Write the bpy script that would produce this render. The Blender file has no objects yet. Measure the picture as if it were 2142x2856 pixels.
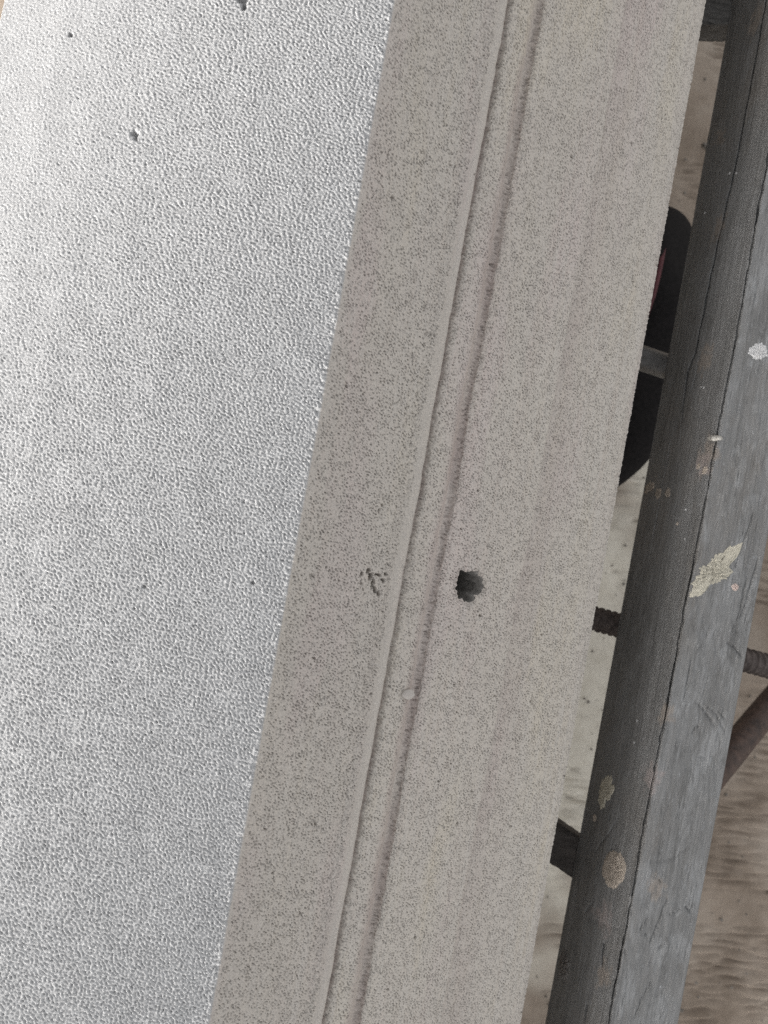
import bpy, math
import numpy as np
from mathutils import Matrix, Vector

# ------------------------------------------------------------------ camera, light, exposure
scn = bpy.context.scene
col = scn.collection
TAU, PHI = math.radians(6.0), math.radians(10.27)
cam_data = bpy.data.cameras.new('camera')
cam_data.sensor_width = 36.0
cam_data.lens = 36.0 * 2100.0 / 2856.0
cam_data.clip_start = 0.02
cam_data.clip_end = 200.0
cam_data.dof.use_dof = True
cam_data.dof.focus_distance = 0.50
cam_data.dof.aperture_fstop = 10.0
cam = bpy.data.objects.new('camera', cam_data)
col.objects.link(cam)
r0 = Vector((math.cos(TAU), 0, math.sin(TAU)))
y0 = Vector((0, 1, 0))
cr = math.cos(PHI) * r0 + math.sin(PHI) * y0
cu = -math.sin(PHI) * r0 + math.cos(PHI) * y0
cb = cr.cross(cu)
cam.matrix_world = Matrix(((cr.x, cu.x, cb.x, 0), (cr.y, cu.y, cb.y, 0), (cr.z, cu.z, cb.z, 1.10), (0, 0, 0, 1)))
scn.camera = cam

SUN = Vector((-0.80, -0.53, 0.272)).normalized()
elev = math.asin(SUN.z)
world = bpy.data.worlds.new('World')
scn.world = world
world.use_nodes = True
wn = world.node_tree.nodes
wn.clear()
wo = wn.new('ShaderNodeOutputWorld')
wb = wn.new('ShaderNodeBackground')
sky = wn.new('ShaderNodeTexSky')
sky.sky_type = 'NISHITA'
sky.sun_disc = False
sky.sun_elevation = elev
sky.sun_rotation = math.atan2(SUN.x, SUN.y)
sky.air_density = 1.0
sky.dust_density = 2.0
sky.ozone_density = 0.0
wb.inputs['Strength'].default_value = 0.15
hazy = wn.new('ShaderNodeHueSaturation')          # thin white haze over the whole sky
hazy.inputs['Saturation'].default_value = 0.12
world.node_tree.links.new(sky.outputs[0], hazy.inputs['Color'])
world.node_tree.links.new(hazy.outputs[0], wb.inputs[0])
world.node_tree.links.new(wb.outputs[0], wo.inputs[0])

sun_data = bpy.data.lights.new('sun', 'SUN')
sun_data.energy = 2.0
sun_data.angle = math.radians(0.5)
sun_data.color = (1.0, 0.98, 0.95)
sun = bpy.data.objects.new('sun', sun_data)
sun.rotation_euler = (-SUN).to_track_quat('-Z', 'Y').to_euler()
col.objects.link(sun)

scn.view_settings.view_transform = 'Standard'
scn.view_settings.look = 'None'
scn.view_settings.gamma = 1.0
scn.view_settings.use_curve_mapping = False
scn.view_settings.exposure = 1.33

scn.cycles.use_denoising = False

# ------------------------------------------------------------------ helpers
rng = np.random.default_rng(7)


def fft_noise(ny, nx, dy, dx, lam, width=0.45, direction=None, elong=1.0, seed=0):
    """band-passed noise (std 1) on a ny x nx grid with wavelength lam; crests run along direction"""
    r = np.random.default_rng(seed)
    w = r.standard_normal((ny, nx)).astype(np.float32)
    F = np.fft.rfft2(w)
    ky = np.fft.fftfreq(ny, dy)[:, None]
    kx = np.fft.rfftfreq(nx, dx)[None, :]
    if direction is not None:
        ux, uy = direction
        n = math.hypot(ux, uy)
        ux, uy = ux / n, uy / n
        ka = kx * ux + ky * uy
        kb = -kx * uy + ky * ux
        k = np.sqrt((ka * elong) ** 2 + kb ** 2)
    else:
        k = np.sqrt(kx ** 2 + ky ** 2)
    k0 = 1.0 / lam
    G = np.exp(-0.5 * ((np.log(np.maximum(k, 1e-9) / k0)) / width) ** 2)
    G[0, 0] = 0
    out = np.fft.irfft2(F * G, s=(ny, nx))
    return (out / out.std()).astype(np.float32)


def low_noise(ny, nx, dy, dx, lam, seed, direction=None, elong=1.0):
    return fft_noise(ny, nx, dy, dx, lam, 0.5, direction, elong, seed)


def smooth(a, b, x):
    t = np.clip((x - a) / (b - a), 0, 1)
    return t * t * (3 - 2 * t)


def mesh_np(name, verts, quads, mat, parent=None, smooth_shade=True, caps=()):
    me = bpy.data.meshes.new(name)
    verts = np.asarray(verts, dtype=np.float32).reshape(-1, 3)
    quads = np.asarray(quads, dtype=np.int32).reshape(-1, 4)
    nl = quads.size + sum(len(c) for c in caps)
    npoly = len(quads) + len(caps)
    me.vertices.add(len(verts))
    me.vertices.foreach_set('co', verts.ravel())
    me.loops.add(nl)
    li = np.concatenate([quads.ravel()] + [np.asarray(c, dtype=np.int32) for c in caps])
    me.loops.foreach_set('vertex_index', li)
    me.polygons.add(npoly)
    tot = np.concatenate([np.full(len(quads), 4, np.int32), np.array([len(c) for c in caps], np.int32)]).astype(np.int32)
    start = np.concatenate([[0], np.cumsum(tot)[:-1]]).astype(np.int32)
    me.polygons.foreach_set('loop_start', start)
    me.polygons.foreach_set('loop_total', tot)
    me.polygons.foreach_set('use_smooth', np.full(npoly, smooth_shade, dtype=bool))
    me.update(calc_edges=True)
    me.validate()
    o = bpy.data.objects.new(name, me)
    if mat:
        me.materials.append(mat)
    col.objects.link(o)
    if parent:
        o.parent = parent
    return o


def attr(o, name, values):
    a = o.data.attributes.new(name, 'FLOAT', 'POINT')
    a.data.foreach_set('value', np.asarray(values, dtype=np.float32).ravel())


def tag(o, label, cat, group=None, kind=None):
    if label:
        o['label'] = label
    if cat:
        o['category'] = cat
    if group:
        o['group'] = group
    if kind:
        o['kind'] = kind
    return o


class Mat:
    """small node-graph helper"""

    def __init__(self, name, rough=0.9, spec=0.25):
        self.m = bpy.data.materials.new(name)
        self.m.use_nodes = True
        self.t = self.m.node_tree
        self.b = self.t.nodes['Principled BSDF']
        self.b.inputs['Roughness'].default_value = rough
        self.b.inputs['Specular IOR Level'].default_value = spec
        self.tc = self.n('ShaderNodeTexCoord')

    def n(self, kind, **kw):
        x = self.t.nodes.new(kind)
        for k, v in kw.items():
            setattr(x, k, v)
        return x

    def link(self, a, b):
        self.t.links.new(a, b)

    def coord(self, scale=(1, 1, 1), rot=(0, 0, 0), loc=(0, 0, 0)):
        mp = self.n('ShaderNodeMapping')
        mp.inputs['Scale'].default_value = scale
        mp.inputs['Rotation'].default_value = rot
        mp.inputs['Location'].default_value = loc
        self.link(self.tc.outputs['Object'], mp.inputs['Vector'])
        return mp.outputs[0]

    def noise(self, scale, detail=4, rough=0.6, vec=None, dist=0.0):
        x = self.n('ShaderNodeTexNoise')
        x.inputs['Scale'].default_value = scale
        x.inputs['Detail'].default_value = detail
        x.inputs['Roughness'].default_value = rough
        x.inputs['Distortion'].default_value = dist
        self.link(vec if vec is not None else self.tc.outputs['Object'], x.inputs['Vector'])
        return x.outputs['Fac']

    def ramp(self, fac, stops):
        x = self.n('ShaderNodeValToRGB')
        e = x.color_ramp.elements
        while len(e) < len(stops):
            e.new(0.5)
        for i, (p, c) in enumerate(stops):
            e[i].position = p
            e[i].color = tuple(c) + (1,) if len(c) == 3 else c
        self.link(fac, x.inputs[0])
        return x.outputs[0]

    def rampf(self, fac, a, b):
        x = self.n('ShaderNodeMapRange')
        x.clamp = True
        x.inputs['From Min'].default_value = a
        x.inputs['From Max'].default_value = b
        self.link(fac, x.inputs['Value'])
        return x.outputs[0]

    def mix(self, fac, a, b, mode='MIX'):
        x = self.n('ShaderNodeMix', data_type='RGBA', blend_type=mode)
        for sock, v in ((x.inputs[0], fac), (x.inputs[6], a), (x.inputs[7], b)):
            if hasattr(v, 'is_linked'):
                self.link(v, sock)
            elif isinstance(v, (int, float)):
                sock.default_value = v
            else:
                sock.default_value = tuple(v) + (1,)
        return x.outputs[2]

    def math(self, op, a, b=None):
        x = self.n('ShaderNodeMath', operation=op)
        for sock, v in zip(x.inputs, (a, b)):
            if v is None:
                continue
            if hasattr(v, 'is_linked'):
                self.link(v, sock)
            else:
                sock.default_value = v
        return x.outputs[0]

    def attr(self, name):
        x = self.n('ShaderNodeAttribute', attribute_name=name)
        return x.outputs['Fac']

    def color(self, c):
        if hasattr(c, 'is_linked'):
            self.link(c, self.b.inputs['Base Color'])
        else:
            self.b.inputs['Base Color'].default_value = tuple(c) + (1,)

    def bump(self, h, dist, strength=1.0):
        x = self.n('ShaderNodeBump')
        x.inputs['Distance'].default_value = dist
        x.inputs['Strength'].default_value = strength
        self.link(h, x.inputs['Height'])
        self.link(x.outputs[0], self.b.inputs['Normal'])


# ------------------------------------------------------------------ materials
def mat_block():
    M = Mat('pale_concrete', 0.92, 0.2)
    base = M.ramp(M.noise(60, 5), [(0.3, (0.375, 0.373, 0.372)), (0.7, (0.425, 0.423, 0.422))])
    shade_tint = M.attr('shade_tint')  # shaded side painted warm like bounced light, along with its stains
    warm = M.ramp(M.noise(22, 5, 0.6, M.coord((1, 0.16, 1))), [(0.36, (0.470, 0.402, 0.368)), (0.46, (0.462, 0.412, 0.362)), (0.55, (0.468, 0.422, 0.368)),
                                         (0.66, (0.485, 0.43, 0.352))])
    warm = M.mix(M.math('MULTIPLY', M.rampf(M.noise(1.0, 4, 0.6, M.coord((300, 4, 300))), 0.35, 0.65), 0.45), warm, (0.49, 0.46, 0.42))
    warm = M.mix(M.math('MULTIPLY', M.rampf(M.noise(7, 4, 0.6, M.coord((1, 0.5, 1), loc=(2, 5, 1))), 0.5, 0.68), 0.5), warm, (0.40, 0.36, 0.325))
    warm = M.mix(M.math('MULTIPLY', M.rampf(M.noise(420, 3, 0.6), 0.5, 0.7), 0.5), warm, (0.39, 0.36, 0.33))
    warm = M.mix(M.math('MULTIPLY', M.attr('groove_brown'), M.rampf(M.noise(60, 4, 0.7, M.coord((1, 0.25, 1))), 0.25, 0.7)), warm, (0.33, 0.265, 0.24))
    warm = M.mix(M.math('MULTIPLY', M.attr('painted_shade'), 0.22), warm, (0.30, 0.275, 0.25))  # painted shade on the first face and the fillet strip
    c = M.mix(shade_tint, base, warm)
    grain = M.noise(1250, 3, 0.75)                    # sand grains, pale and dark
    c = M.mix(M.math('MULTIPLY', M.rampf(grain, 0.50, 0.36), 0.55), c, (0.20, 0.19, 0.18))
    c = M.mix(M.math('MULTIPLY', M.rampf(grain, 0.54, 0.68), 0.35), c, (0.56, 0.54, 0.51))
    c = M.mix(M.math('MULTIPLY', M.attr('speck'), 0.5), c, (0.12, 0.11, 0.10))
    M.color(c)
    h = M.math('MULTIPLY', M.noise(1500, 3, 0.75), M.math('SUBTRACT', 1.0, M.math('MULTIPLY', shade_tint, 0.6)))
    M.bump(h, 0.0006, 0.8)
    return M.m


def mat_timber():
    M = Mat('weathered_grey_timber', 0.8, 0.35)
    v = M.coord((190, 9, 190))
    g = M.noise(1.0, 6, 0.65, v, 0.4)
    base = M.ramp(g, [(0.28, (0.108, 0.105, 0.101)), (0.5, (0.154, 0.150, 0.145)), (0.72, (0.200, 0.195, 0.189))])
    cloud = M.noise(24, 6, 0.65, M.coord((1, 0.55, 1)))
    base = M.mix(M.math('MULTIPLY', M.rampf(cloud, 0.45, 0.75), 0.45), base, (0.205, 0.208, 0.21))
    fine = M.noise(420, 3, 0.6, M.coord((1, 0.35, 1)))
    base = M.mix(M.rampf(fine, 0.62, 0.8), base, (0.27, 0.275, 0.28))
    base = M.mix(M.math('MULTIPLY', M.rampf(M.noise(9, 5, 0.7, M.coord((1, 0.5, 1), loc=(3, 1, 2))), 0.52, 0.70), 0.5), base, (0.175, 0.15, 0.125))
    base = M.mix(M.math('MULTIPLY', M.math('MULTIPLY', M.attr('scuff'), M.rampf(M.noise(1.0, 5, 0.7, M.coord((500, 60, 500))), 0.3, 0.65)), 0.4), base, (0.36, 0.365, 0.37))
    base = M.mix(M.math('MULTIPLY', M.attr('dusty'), 0.04), base, (0.27, 0.268, 0.262))  # some dust, plus painted lightening of the sky-facing top
    base = M.mix(M.math('MULTIPLY', M.attr('brown'), 0.75), base, (0.24, 0.205, 0.175))
    base = M.mix(M.math('MULTIPLY', M.attr('pink'), 0.6), base, (0.30, 0.255, 0.24))
    base = M.mix(M.math('MULTIPLY', M.rampf(M.noise(130, 5, 0.75, M.coord((1, 0.5, 1), loc=(7, 3, 9))), 0.60, 0.72), 0.45), base, (0.33, 0.325, 0.315))
    base = M.mix(M.math('MULTIPLY', M.rampf(M.noise(75, 5, 0.75, M.coord((1, 0.4, 1), loc=(1, 8, 4))), 0.42, 0.30), 0.5), base, (0.07, 0.068, 0.066))
    strk = M.noise(1.0, 4, 0.75, M.coord((420, 26, 420), loc=(5, 2, 1)))
    base = M.mix(M.math('MULTIPLY', M.rampf(strk, 0.5, 0.72), 0.3), base, (0.25, 0.252, 0.255))
    base = M.mix(M.math('MULTIPLY', M.rampf(strk, 0.44, 0.28), 0.45), base, (0.05, 0.05, 0.05))
    M.color(base)
    h = M.math('ADD', M.noise(1.0, 5, 0.7, M.coord((450, 30, 450))), M.math('MULTIPLY', fine, 0.6))
    M.bump(h, 0.0005, 0.6)
    return M.m


def mat_mortar(name, a, b):
    M = Mat(name, 0.95, 0.15)
    M.color(M.ramp(M.noise(500, 5, 0.7), [(0.3, a), (0.7, b)]))
    M.bump(M.noise(900, 4, 0.7), 0.0008, 1.0)
    return M.m


def mat_floor():
    M = Mat('dusty_cement_floor', 0.95, 0.15)
    a = M.noise(6.0, 7, 0.68)
    base = M.ramp(a, [(0.36, (0.23, 0.182, 0.142)), (0.5, (0.325, 0.265, 0.213)), (0.64, (0.395, 0.335, 0.277))])
    floor_pale = M.ramp(M.noise(40, 5, 0.65), [(0.3, (0.58, 0.53, 0.445)), (0.7, (0.70, 0.65, 0.56))])
    c = M.mix(M.attr('pale_area'), base, floor_pale)
    sp = M.noise(120, 4, 0.7)
    c = M.mix(M.math('MULTIPLY', M.rampf(sp, 0.62, 0.75), 0.55), c, (0.12, 0.105, 0.09))
    M.color(c)
    M.bump(M.noise(260, 5, 0.7), 0.0012, 0.8)
    return M.m


def mat_simple(name, a, b, scale, rough=0.7, metal=0.0, bump=0.0004, spec=0.4, stretch=(1, 1, 1)):
    M = Mat(name, rough, spec)
    n = M.noise(scale, 5, 0.65, M.coord(stretch))
    M.color(M.ramp(n, [(0.32, a), (0.68, b)]))
    M.b.inputs['Metallic'].default_value = metal
    M.bump(n, bump, 0.8)
    return M.m


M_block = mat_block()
M_timber = mat_timber()
M_floor = mat_floor()
M_cream = mat_mortar('cream_mortar', (0.42, 0.385, 0.31), (0.56, 0.525, 0.435))
M_brownm = mat_mortar('buff_mortar', (0.34, 0.29, 0.24), (0.48, 0.42, 0.36))
M_white = mat_mortar('white_plaster', (0.52, 0.51, 0.50), (0.66, 0.65, 0.64))
M_pink = mat_mortar('pink_crumb', (0.50, 0.40, 0.36), (0.58, 0.48, 0.43))
M_dark_agg = mat_mortar('dark_aggregate', (0.06, 0.05, 0.05), (0.40, 0.38, 0.36))
M_rebar = mat_simple('rusty_rebar', (0.045, 0.035, 0.032), (0.13, 0.105, 0.095), 130, 0.75, 0.25)
M_pipe = mat_simple('rust_brown_pipe', (0.022, 0.013, 0.011), (0.085, 0.052, 0.04), 75, 0.6, 0.2, 0.003)
M_galv = mat_simple('dull_grey_pipe', (0.11, 0.105, 0.10), (0.23, 0.225, 0.22), 60, 0.45, 0.3)
M_darkwood = mat_simple('dark_wet_wood', (0.035, 0.03, 0.027), (0.10, 0.088, 0.08), 40, 0.75, 0, 0.0015, 0.3, (1, 6, 6))
M_greywood = mat_simple('grey_batten_wood', (0.06, 0.057, 0.054), (0.18, 0.174, 0.166), 60, 0.8, 0, 0.001, 0.3, (1, 5, 5))
M_bag = mat_simple('black_fabric', (0.005, 0.0045, 0.0045), (0.014, 0.012, 0.012), 200, 0.9, 0, 0.0006, 0.12)
M_red = mat_simple('dark_red_trim', (0.05, 0.006, 0.009), (0.09, 0.014, 0.018), 90, 0.7)
M_grit = mat_simple('grit_stone', (0.08, 0.07, 0.06), (0.28, 0.25, 0.22), 90, 0.95)
M_nail = mat_simple('dull_steel', (0.28, 0.26, 0.23), (0.48, 0.46, 0.42), 300, 0.45, 0.5)


# ------------------------------------------------------------------ floor
def axis(dense0, dense1, step, far):
    d = list(np.arange(dense0, dense1 + 1e-9, step))
    lo, hi, s = [], [], step
    x = dense0
    while x > -far:
        s *= 1.35
        x -= s
        lo.append(x)
    x, s = dense1, step
    while x < far:
        s *= 1.35
        x += s
        hi.append(x)
    return np.array(lo[::-1] + d + hi), len(lo), len(d)


fx, fx0, fnx = axis(0.10, 1.10, 0.010, 60)
fy, fy0, fny = axis(-0.95, 1.10, 0.0025, 60)
X, Y = np.meshgrid(fx, fy)
Zf = np.zeros_like(X)
floor_pale = np.zeros_like(X)
sl = (slice(fy0, fy0 + fny), slice(fx0, fx0 + fnx))
Xd, Yd = X[sl], Y[sl]
rip = fft_noise(fny, fnx, 0.0025, 0.010, 0.0135, 0.38, (0.99, 0.06), 6, 11)
rmask = smooth(-0.3, 1.2, low_noise(fny, fnx, 0.0025, 0.010, 0.22, 12) + 1.0 * smooth(-0.05, -0.35, Yd) * smooth(0.45, 0.65, Xd) + 0.1)
lowf = low_noise(fny, fnx, 0.0025, 0.010, 0.2, 13)
pits = np.clip(fft_noise(fny, fnx, 0.0025, 0.010, 0.03, 0.5, None, 1, 14) - 2.4, 0, 1.0)
fade = smooth(0.10, 0.16, Xd) * smooth(1.10, 1.0, Xd) * smooth(-0.95, -0.88, Yd) * smooth(1.10, 1.0, Yd)
Zf[sl] = fade * (0.0023 * np.clip(rip, -2, 1.1) * rmask + 0.0012 * lowf - 0.006 * pits)
cn = low_noise(fny, fnx, 0.0025, 0.010, 0.16, 15)
floor_pale[sl] = smooth(0.62, 0.50, Xd + 0.03 * cn) * smooth(-0.72, -0.45, Yd + 0.05 * cn) * smooth(0.26, 0.02, Yd + 0.05 * cn) * fade  # paler floor colour in the gap area, fading at its edges
ny, nx = X.shape
idx = np.arange(ny * nx).reshape(ny, nx)
fq = np.stack([idx[:-1, :-1], idx[:-1, 1:], idx[1:, 1:], idx[1:, :-1]], -1)
floor = mesh_np('floor', np.stack([X, Y, Zf], -1), fq, M_floor)
attr(floor, 'pale_area', floor_pale)
floor['kind'] = 'structure'

# ------------------------------------------------------------------ unseen wall added under the block to keep sun off the gap floor
def box_mesh(name, x0, x1, y0_, y1_, z0, z1, mat, bev=0.004, parent=None):
    import bmesh
    bm = bmesh.new()
    bmesh.ops.create_cube(bm, size=1.0)
    for v in bm.verts:
        v.co = Vector((x0 + (v.co.x + 0.5) * (x1 - x0), y0_ + (v.co.y + 0.5) * (y1_ - y0_), z0 + (v.co.z + 0.5) * (z1 - z0)))
    bmesh.ops.bevel(bm, geom=list(bm.edges), offset=bev, segments=2, affect='EDGES')
    me = bpy.data.meshes.new(name)
    bm.to_mesh(me)
    bm.free()
    me.materials.append(mat)
    o = bpy.data.objects.new(name, me)
    col.objects.link(o)
    if parent:
        o.parent = parent
    return o


ZB = 0.4254          # underside of block and timber, top of the cross bars
M_wall = mat_simple('sun_blocker_concrete', (0.36, 0.34, 0.31), (0.46, 0.44, 0.41), 30, 0.95)
sw = box_mesh('added_sun_blocker', -0.20, 0.165, -1.35, 1.35, 0.0, ZB - 0.001, M_wall)
sw['kind'] = 'structure'

# ------------------------------------------------------------------ the moulded concrete block
RIDGE = (-0.0017, 0.6700)
SH = [RIDGE, (0.0478, 0.6448), (0.0630, 0.6371), (0.0639, 0.6366), (0.0677, 0.6356), (0.0688, 0.6315), (0.0703, 0.6302),
      (0.0852, 0.6234), (0.0873, 0.6221), (0.0916, 0.6179), (0.0936, 0.6153), (0.0942, 0.6155), (0.0951, 0.6162),
      (0.1582, 0.5840), (0.1609, 0.5821), (0.1677, 0.5786), (0.2321, 0.5465)]
LI = [RIDGE, (-0.0199, 0.6718), (-0.0397, 0.6731), (-0.0669, 0.6741), (-0.0939, 0.6741), (-0.1227, 0.6731), (-0.1517, 0.6708),
      (-0.1812, 0.6669), (-0.2195, 0.6595)]


def arc(poly):
    p = np.array(poly)
    return np.concatenate([[0], np.cumsum(np.hypot(*np.diff(p, axis=0).T))])


def resample(poly, s):
    p = np.array(poly)
    a = arc(poly)
    return np.interp(s, a, p[:, 0]), np.interp(s, a, p[:, 1])


DSL, DSS, DY = 0.00060, 0.00060, 0.00056
sL = np.arange(0, arc(LI)[-1], DSL)
sS = np.arange(DSS, arc(SH)[-1], DSS)
yd = np.arange(-0.415, 0.455, DY)
NY = len(yd)
yext0 = np.linspace(-1.30, -0.42, 26)
yext1 = np.linspace(0.46, 1.30, 26)
lx, lz = resample(LI, sL)
# soften the lit curve
for _ in range(20):
    lz[1:-1] = 0.5 * lz[1:-1] + 0.25 * (lz[:-2] + lz[2:])
sx_, sz_ = resample(SH, sS)
for _ in range(2):
    sz_[1:-1] = 0.5 * sz_[1:-1] + 0.25 * (sz_[:-2] + sz_[2:])
nL, nS = len(sL), len(sS)

# --- heights, sunlit face (columns follow sL, ridge outwards to -x)
def orient(dx, dy):
    return (-dx, dy)      # column index runs towards -x on the lit face


A1 = fft_noise(NY, nL, DY, DSL, 0.0019, 0.42, orient(0.985, 0.18), 1.5, 21)
A2 = fft_noise(NY, nL, DY, DSL, 0.0019, 0.42, orient(0.74, -0.67), 1.6, 22)
B1 = fft_noise(NY, nL, DY, DSL, 0.0016, 0.25, orient(0.9, -0.3), 1.4, 23)
big = low_noise(NY, nL, DY, DSL, 0.035, 24)
wY = smooth(-0.12, 0.22, yd)[:, None]
A = A1 * np.sqrt(wY) + A2 * np.sqrt(1 - wY)
A /= A.std()
# even out the grain: divide by its local strength
kk = np.fft.rfft2(A * A)
fyq, fxq = np.fft.fftfreq(NY, DY)[:, None], np.fft.rfftfreq(nL, DSL)[None, :]
env = np.fft.irfft2(kk * np.exp(-0.5 * (fyq ** 2 + fxq ** 2) * (2 * np.pi * 0.0035) ** 2), s=A.shape)
A = (A / np.maximum(env, 0.15) ** 0.35).astype(np.float32)
fadeL = (1.0 - 0.55 * smooth(0.05, 0.22, sL)[None, :] * (0.35 + 0.65 * smooth(-0.1, 0.25, yd)[:, None]))
hL = (0.00026 * (A - 0.20 * A * A) + 0.00008 * B1) * fadeL * (1 + 0.05 * big) + 0.00003 * big
hL -= 0.22 * yd[:, None] * np.maximum(sL[None, :] - 0.004, 0)          # slight twist added so the lit face dims towards -y
yy, ss = yd[:, None], sL[None, :]


def dent(h, s, y, s0, y0c, rs, ry, depth, seed, sharp=0.35):
    r = np.random.default_rng(seed)
    m = (np.abs(s - s0) < 2.2 * rs) & (np.abs(y - y0c) < 2.2 * ry)
    ds, dy_ = (s - s0) / rs, (y - y0c) / ry
    ang = np.arctan2(dy_, ds)
    rad = np.sqrt(ds ** 2 + dy_ ** 2)
    wob = 1.0
    for k in range(2, 8):
        wob = wob + 0.32 / k ** 0.5 * r.standard_normal() * np.sin(k * ang + r.uniform(0, 6.28)) * 0.6
    t = smooth(1.0, 1.0 - sharp, rad / np.maximum(wob, 0.4))
    return h - np.where(m, depth * t, 0)


for i, (s0, y0c, rs, ry, d) in enumerate([(0.0827, 0.2680, 0.0034, 0.0048, 0.0045), (0.0808, 0.2635, 0.0015, 0.003, 0.004), (0.1275, 0.1815, 0.0024, 0.0021, 0.003),
                                          (0.1263, 0.1795, 0.0012, 0.0022, 0.003), (0.1745, 0.231, 0.0012, 0.0019, 0.003),
                                          (0.0193, -0.0525, 0.0016, 0.0014, 0.002), (0.0769, -0.0641, 0.0014, 0.0012, 0.0018),
                                          (0.0323, -0.0085, 0.001, 0.001, 0.0015)]):
    hL = dent(hL, ss, yy, s0, y0c, rs, ry, d, 40 + i, 0.6)

# --- heights, moulded shaded face
P1 = fft_noise(NY, nS, DY, DSS, 0.0018, 0.28, (0.98, -0.22), 1.5, 31)
P2 = fft_noise(NY, nS, DY, DSS, 0.0015, 0.22, (0.95, -0.3), 1.3, 32)
clus = low_noise(NY, nS, DY, DSS, 0.02, 33)
fineS = fft_noise(NY, nS, DY, DSS, 0.0016, 0.3, None, 1, 34)
wav = low_noise(NY, nS, DY, DSS, 0.05, 35)
sS2 = sS[None, :]
p1 = np.clip((P1 + 0.08 * clus - 1.2) / 0.8, 0, 1)
p2 = np.clip((P2 + 0.08 * clus - 1.3) / 0.7, 0, 1)
P3 = fft_noise(NY, nS, DY, DSS, 0.0018, 0.25, (0.95, -0.3), 1.6, 38)
speck = np.clip((P3 + 0.2 * clus - 1.65) / 0.6, 0, 1)
# smooth bands: along the ridge, the fillet strip, the cove
keep = smooth(0.0008, 0.0045, sS2) * (1 - 0.8 * smooth(0.0708, 0.0722, sS2) * smooth(0.0790, 0.0775, sS2))
keep *= 1 - 0.45 * smooth(0.100, 0.104, sS2) * smooth(0.1125, 0.109, sS2)
keep *= 1 - 0.25 * smooth(0.24, 0.262, sS2)
hS = -(0.0013 * p1 + 0.0010 * p2) * keep + 0.00004 * fineS * keep + 0.00012 * wav
yy, ss = yd[:, None], sS2
hS -= 0.0030 * np.exp(-((ss - 0.0828) / 0.0017) ** 2)            # notch under the fillet
hS -= 0.0030 * np.exp(-((ss - 0.1085) / 0.0046) ** 2)            # bottom of the second groove
hS -= 0.0004 * smooth(0.1845, 0.1862, ss) * smooth(0.196, 0.189, ss)
HS0, HY0 = 0.1397, -0.0388


def hole_radius(th, grow=1.0):
    """ragged outline of the deep hole, in (s, y) about its centre"""
    rr = 1 + 0.07 * np.sin(3 * th + 0.6) + 0.06 * np.sin(5 * th + 2.0) + 0.05 * np.sin(7 * th + 4.1) + 0.04 * np.sin(11 * th + 1.0) + 0.03 * np.sin(17 * th)
    return 0.0122 * rr * grow


th_h = np.arctan2((yy - HY0) * 1.12, ss - HS0)
in_hole = np.hypot(ss - HS0, (yy - HY0) * 1.12) / hole_radius(th_h)
hS -= 0.0014 * smooth(1.14, 1.0, in_hole + 0.06 * P1)                # crumbled rim
hS = np.where(in_hole < 1.0, -0.0016, hS)
for i, (s0, y0c, rs, ry, d) in enumerate([(0.0522, -0.0367, 0.0016, 0.0020, 0.008), (0.0545, -0.0400, 0.0015, 0.0028, 0.010),
                                          (0.0570, -0.0440, 0.0016, 0.0028, 0.010), (0.0595, -0.0478, 0.0015, 0.0022, 0.008),
                                          (0.0600, -0.0385, 0.0026, 0.0011, 0.004), (0.0640, -0.0415, 0.0016, 0.0014, 0.004), (0.0625, -0.0500, 0.0018, 0.0016, 0.004), (0.0480, -0.0390, 0.0012, 0.0014, 0.004), (0.0650, -0.0375, 0.0012, 0.0012, 0.004),
                                          (0.0490, -0.0450, 0.0010, 0.0012, 0.002), (0.0145, -0.0437, 0.0026, 0.0012, 0.0016),
                                          (0.0520, 0.0, 0.001, 0.0018, 0.002), (0.0535, 0.004, 0.001, 0.001, 0.002),
                                          (0.1533, -0.0578, 0.0016, 0.0010, 0.004), (0.1505, -0.055, 0.001, 0.0007, 0.002), (0.0472, -0.1925, 0.0010, 0.0014, 0.003),
                                          (0.1414, -0.1059, 0.0010, 0.0009, 0.003), (0.0224, 0.1818, 0.0014, 0.0012, 0.002),
                                          (0.1607, 0.2628, 0.0014, 0.0010, 0.003), (0.1472, -0.2797, 0.0012, 0.0012, 0.003)]):
    hS = dent(hS, ss, yy, s0, y0c, rs, ry, d, 80 + i, 0.5)
r = np.random.default_rng(5)
for i in range(70):
    hS = dent(hS, ss, yy, r.uniform(0.01, 0.25), r.uniform(-0.4, 0.44), r.uniform(0.0007, 0.0013), r.uniform(0.0006, 0.0011), r.uniform(0.0015, 0.003), 200 + i, 0.5)

# groove lines wander a little along the length
ynoise = np.interp(yd, np.linspace(-0.42, 0.46, 60), np.convolve(r.standard_normal(62), [0.25, 0.5, 0.25], 'valid'))
yn2 = np.interp(yd, np.linspace(-0.42, 0.46, 260), r.standard_normal(260))
inG1 = smooth(0.066, 0.071, sS) * smooth(0.090, 0.084, sS)
inG2 = smooth(0.096, 0.101, sS) * smooth(0.120, 0.113, sS)
inG3 = smooth(0.178, 0.183, sS) * smooth(0.20, 0.193, sS)
ragged = smooth(0.262, 0.2651, sS)
shift = (0.00080 * ynoise + 0.00045 * yn2)[:, None] * inG1[None] + (0.0007 * ynoise[::-1] + 0.00035 * yn2[::-1])[:, None] * inG2[None] \
    + (0.0010 * ynoise)[:, None] * inG3[None]
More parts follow.
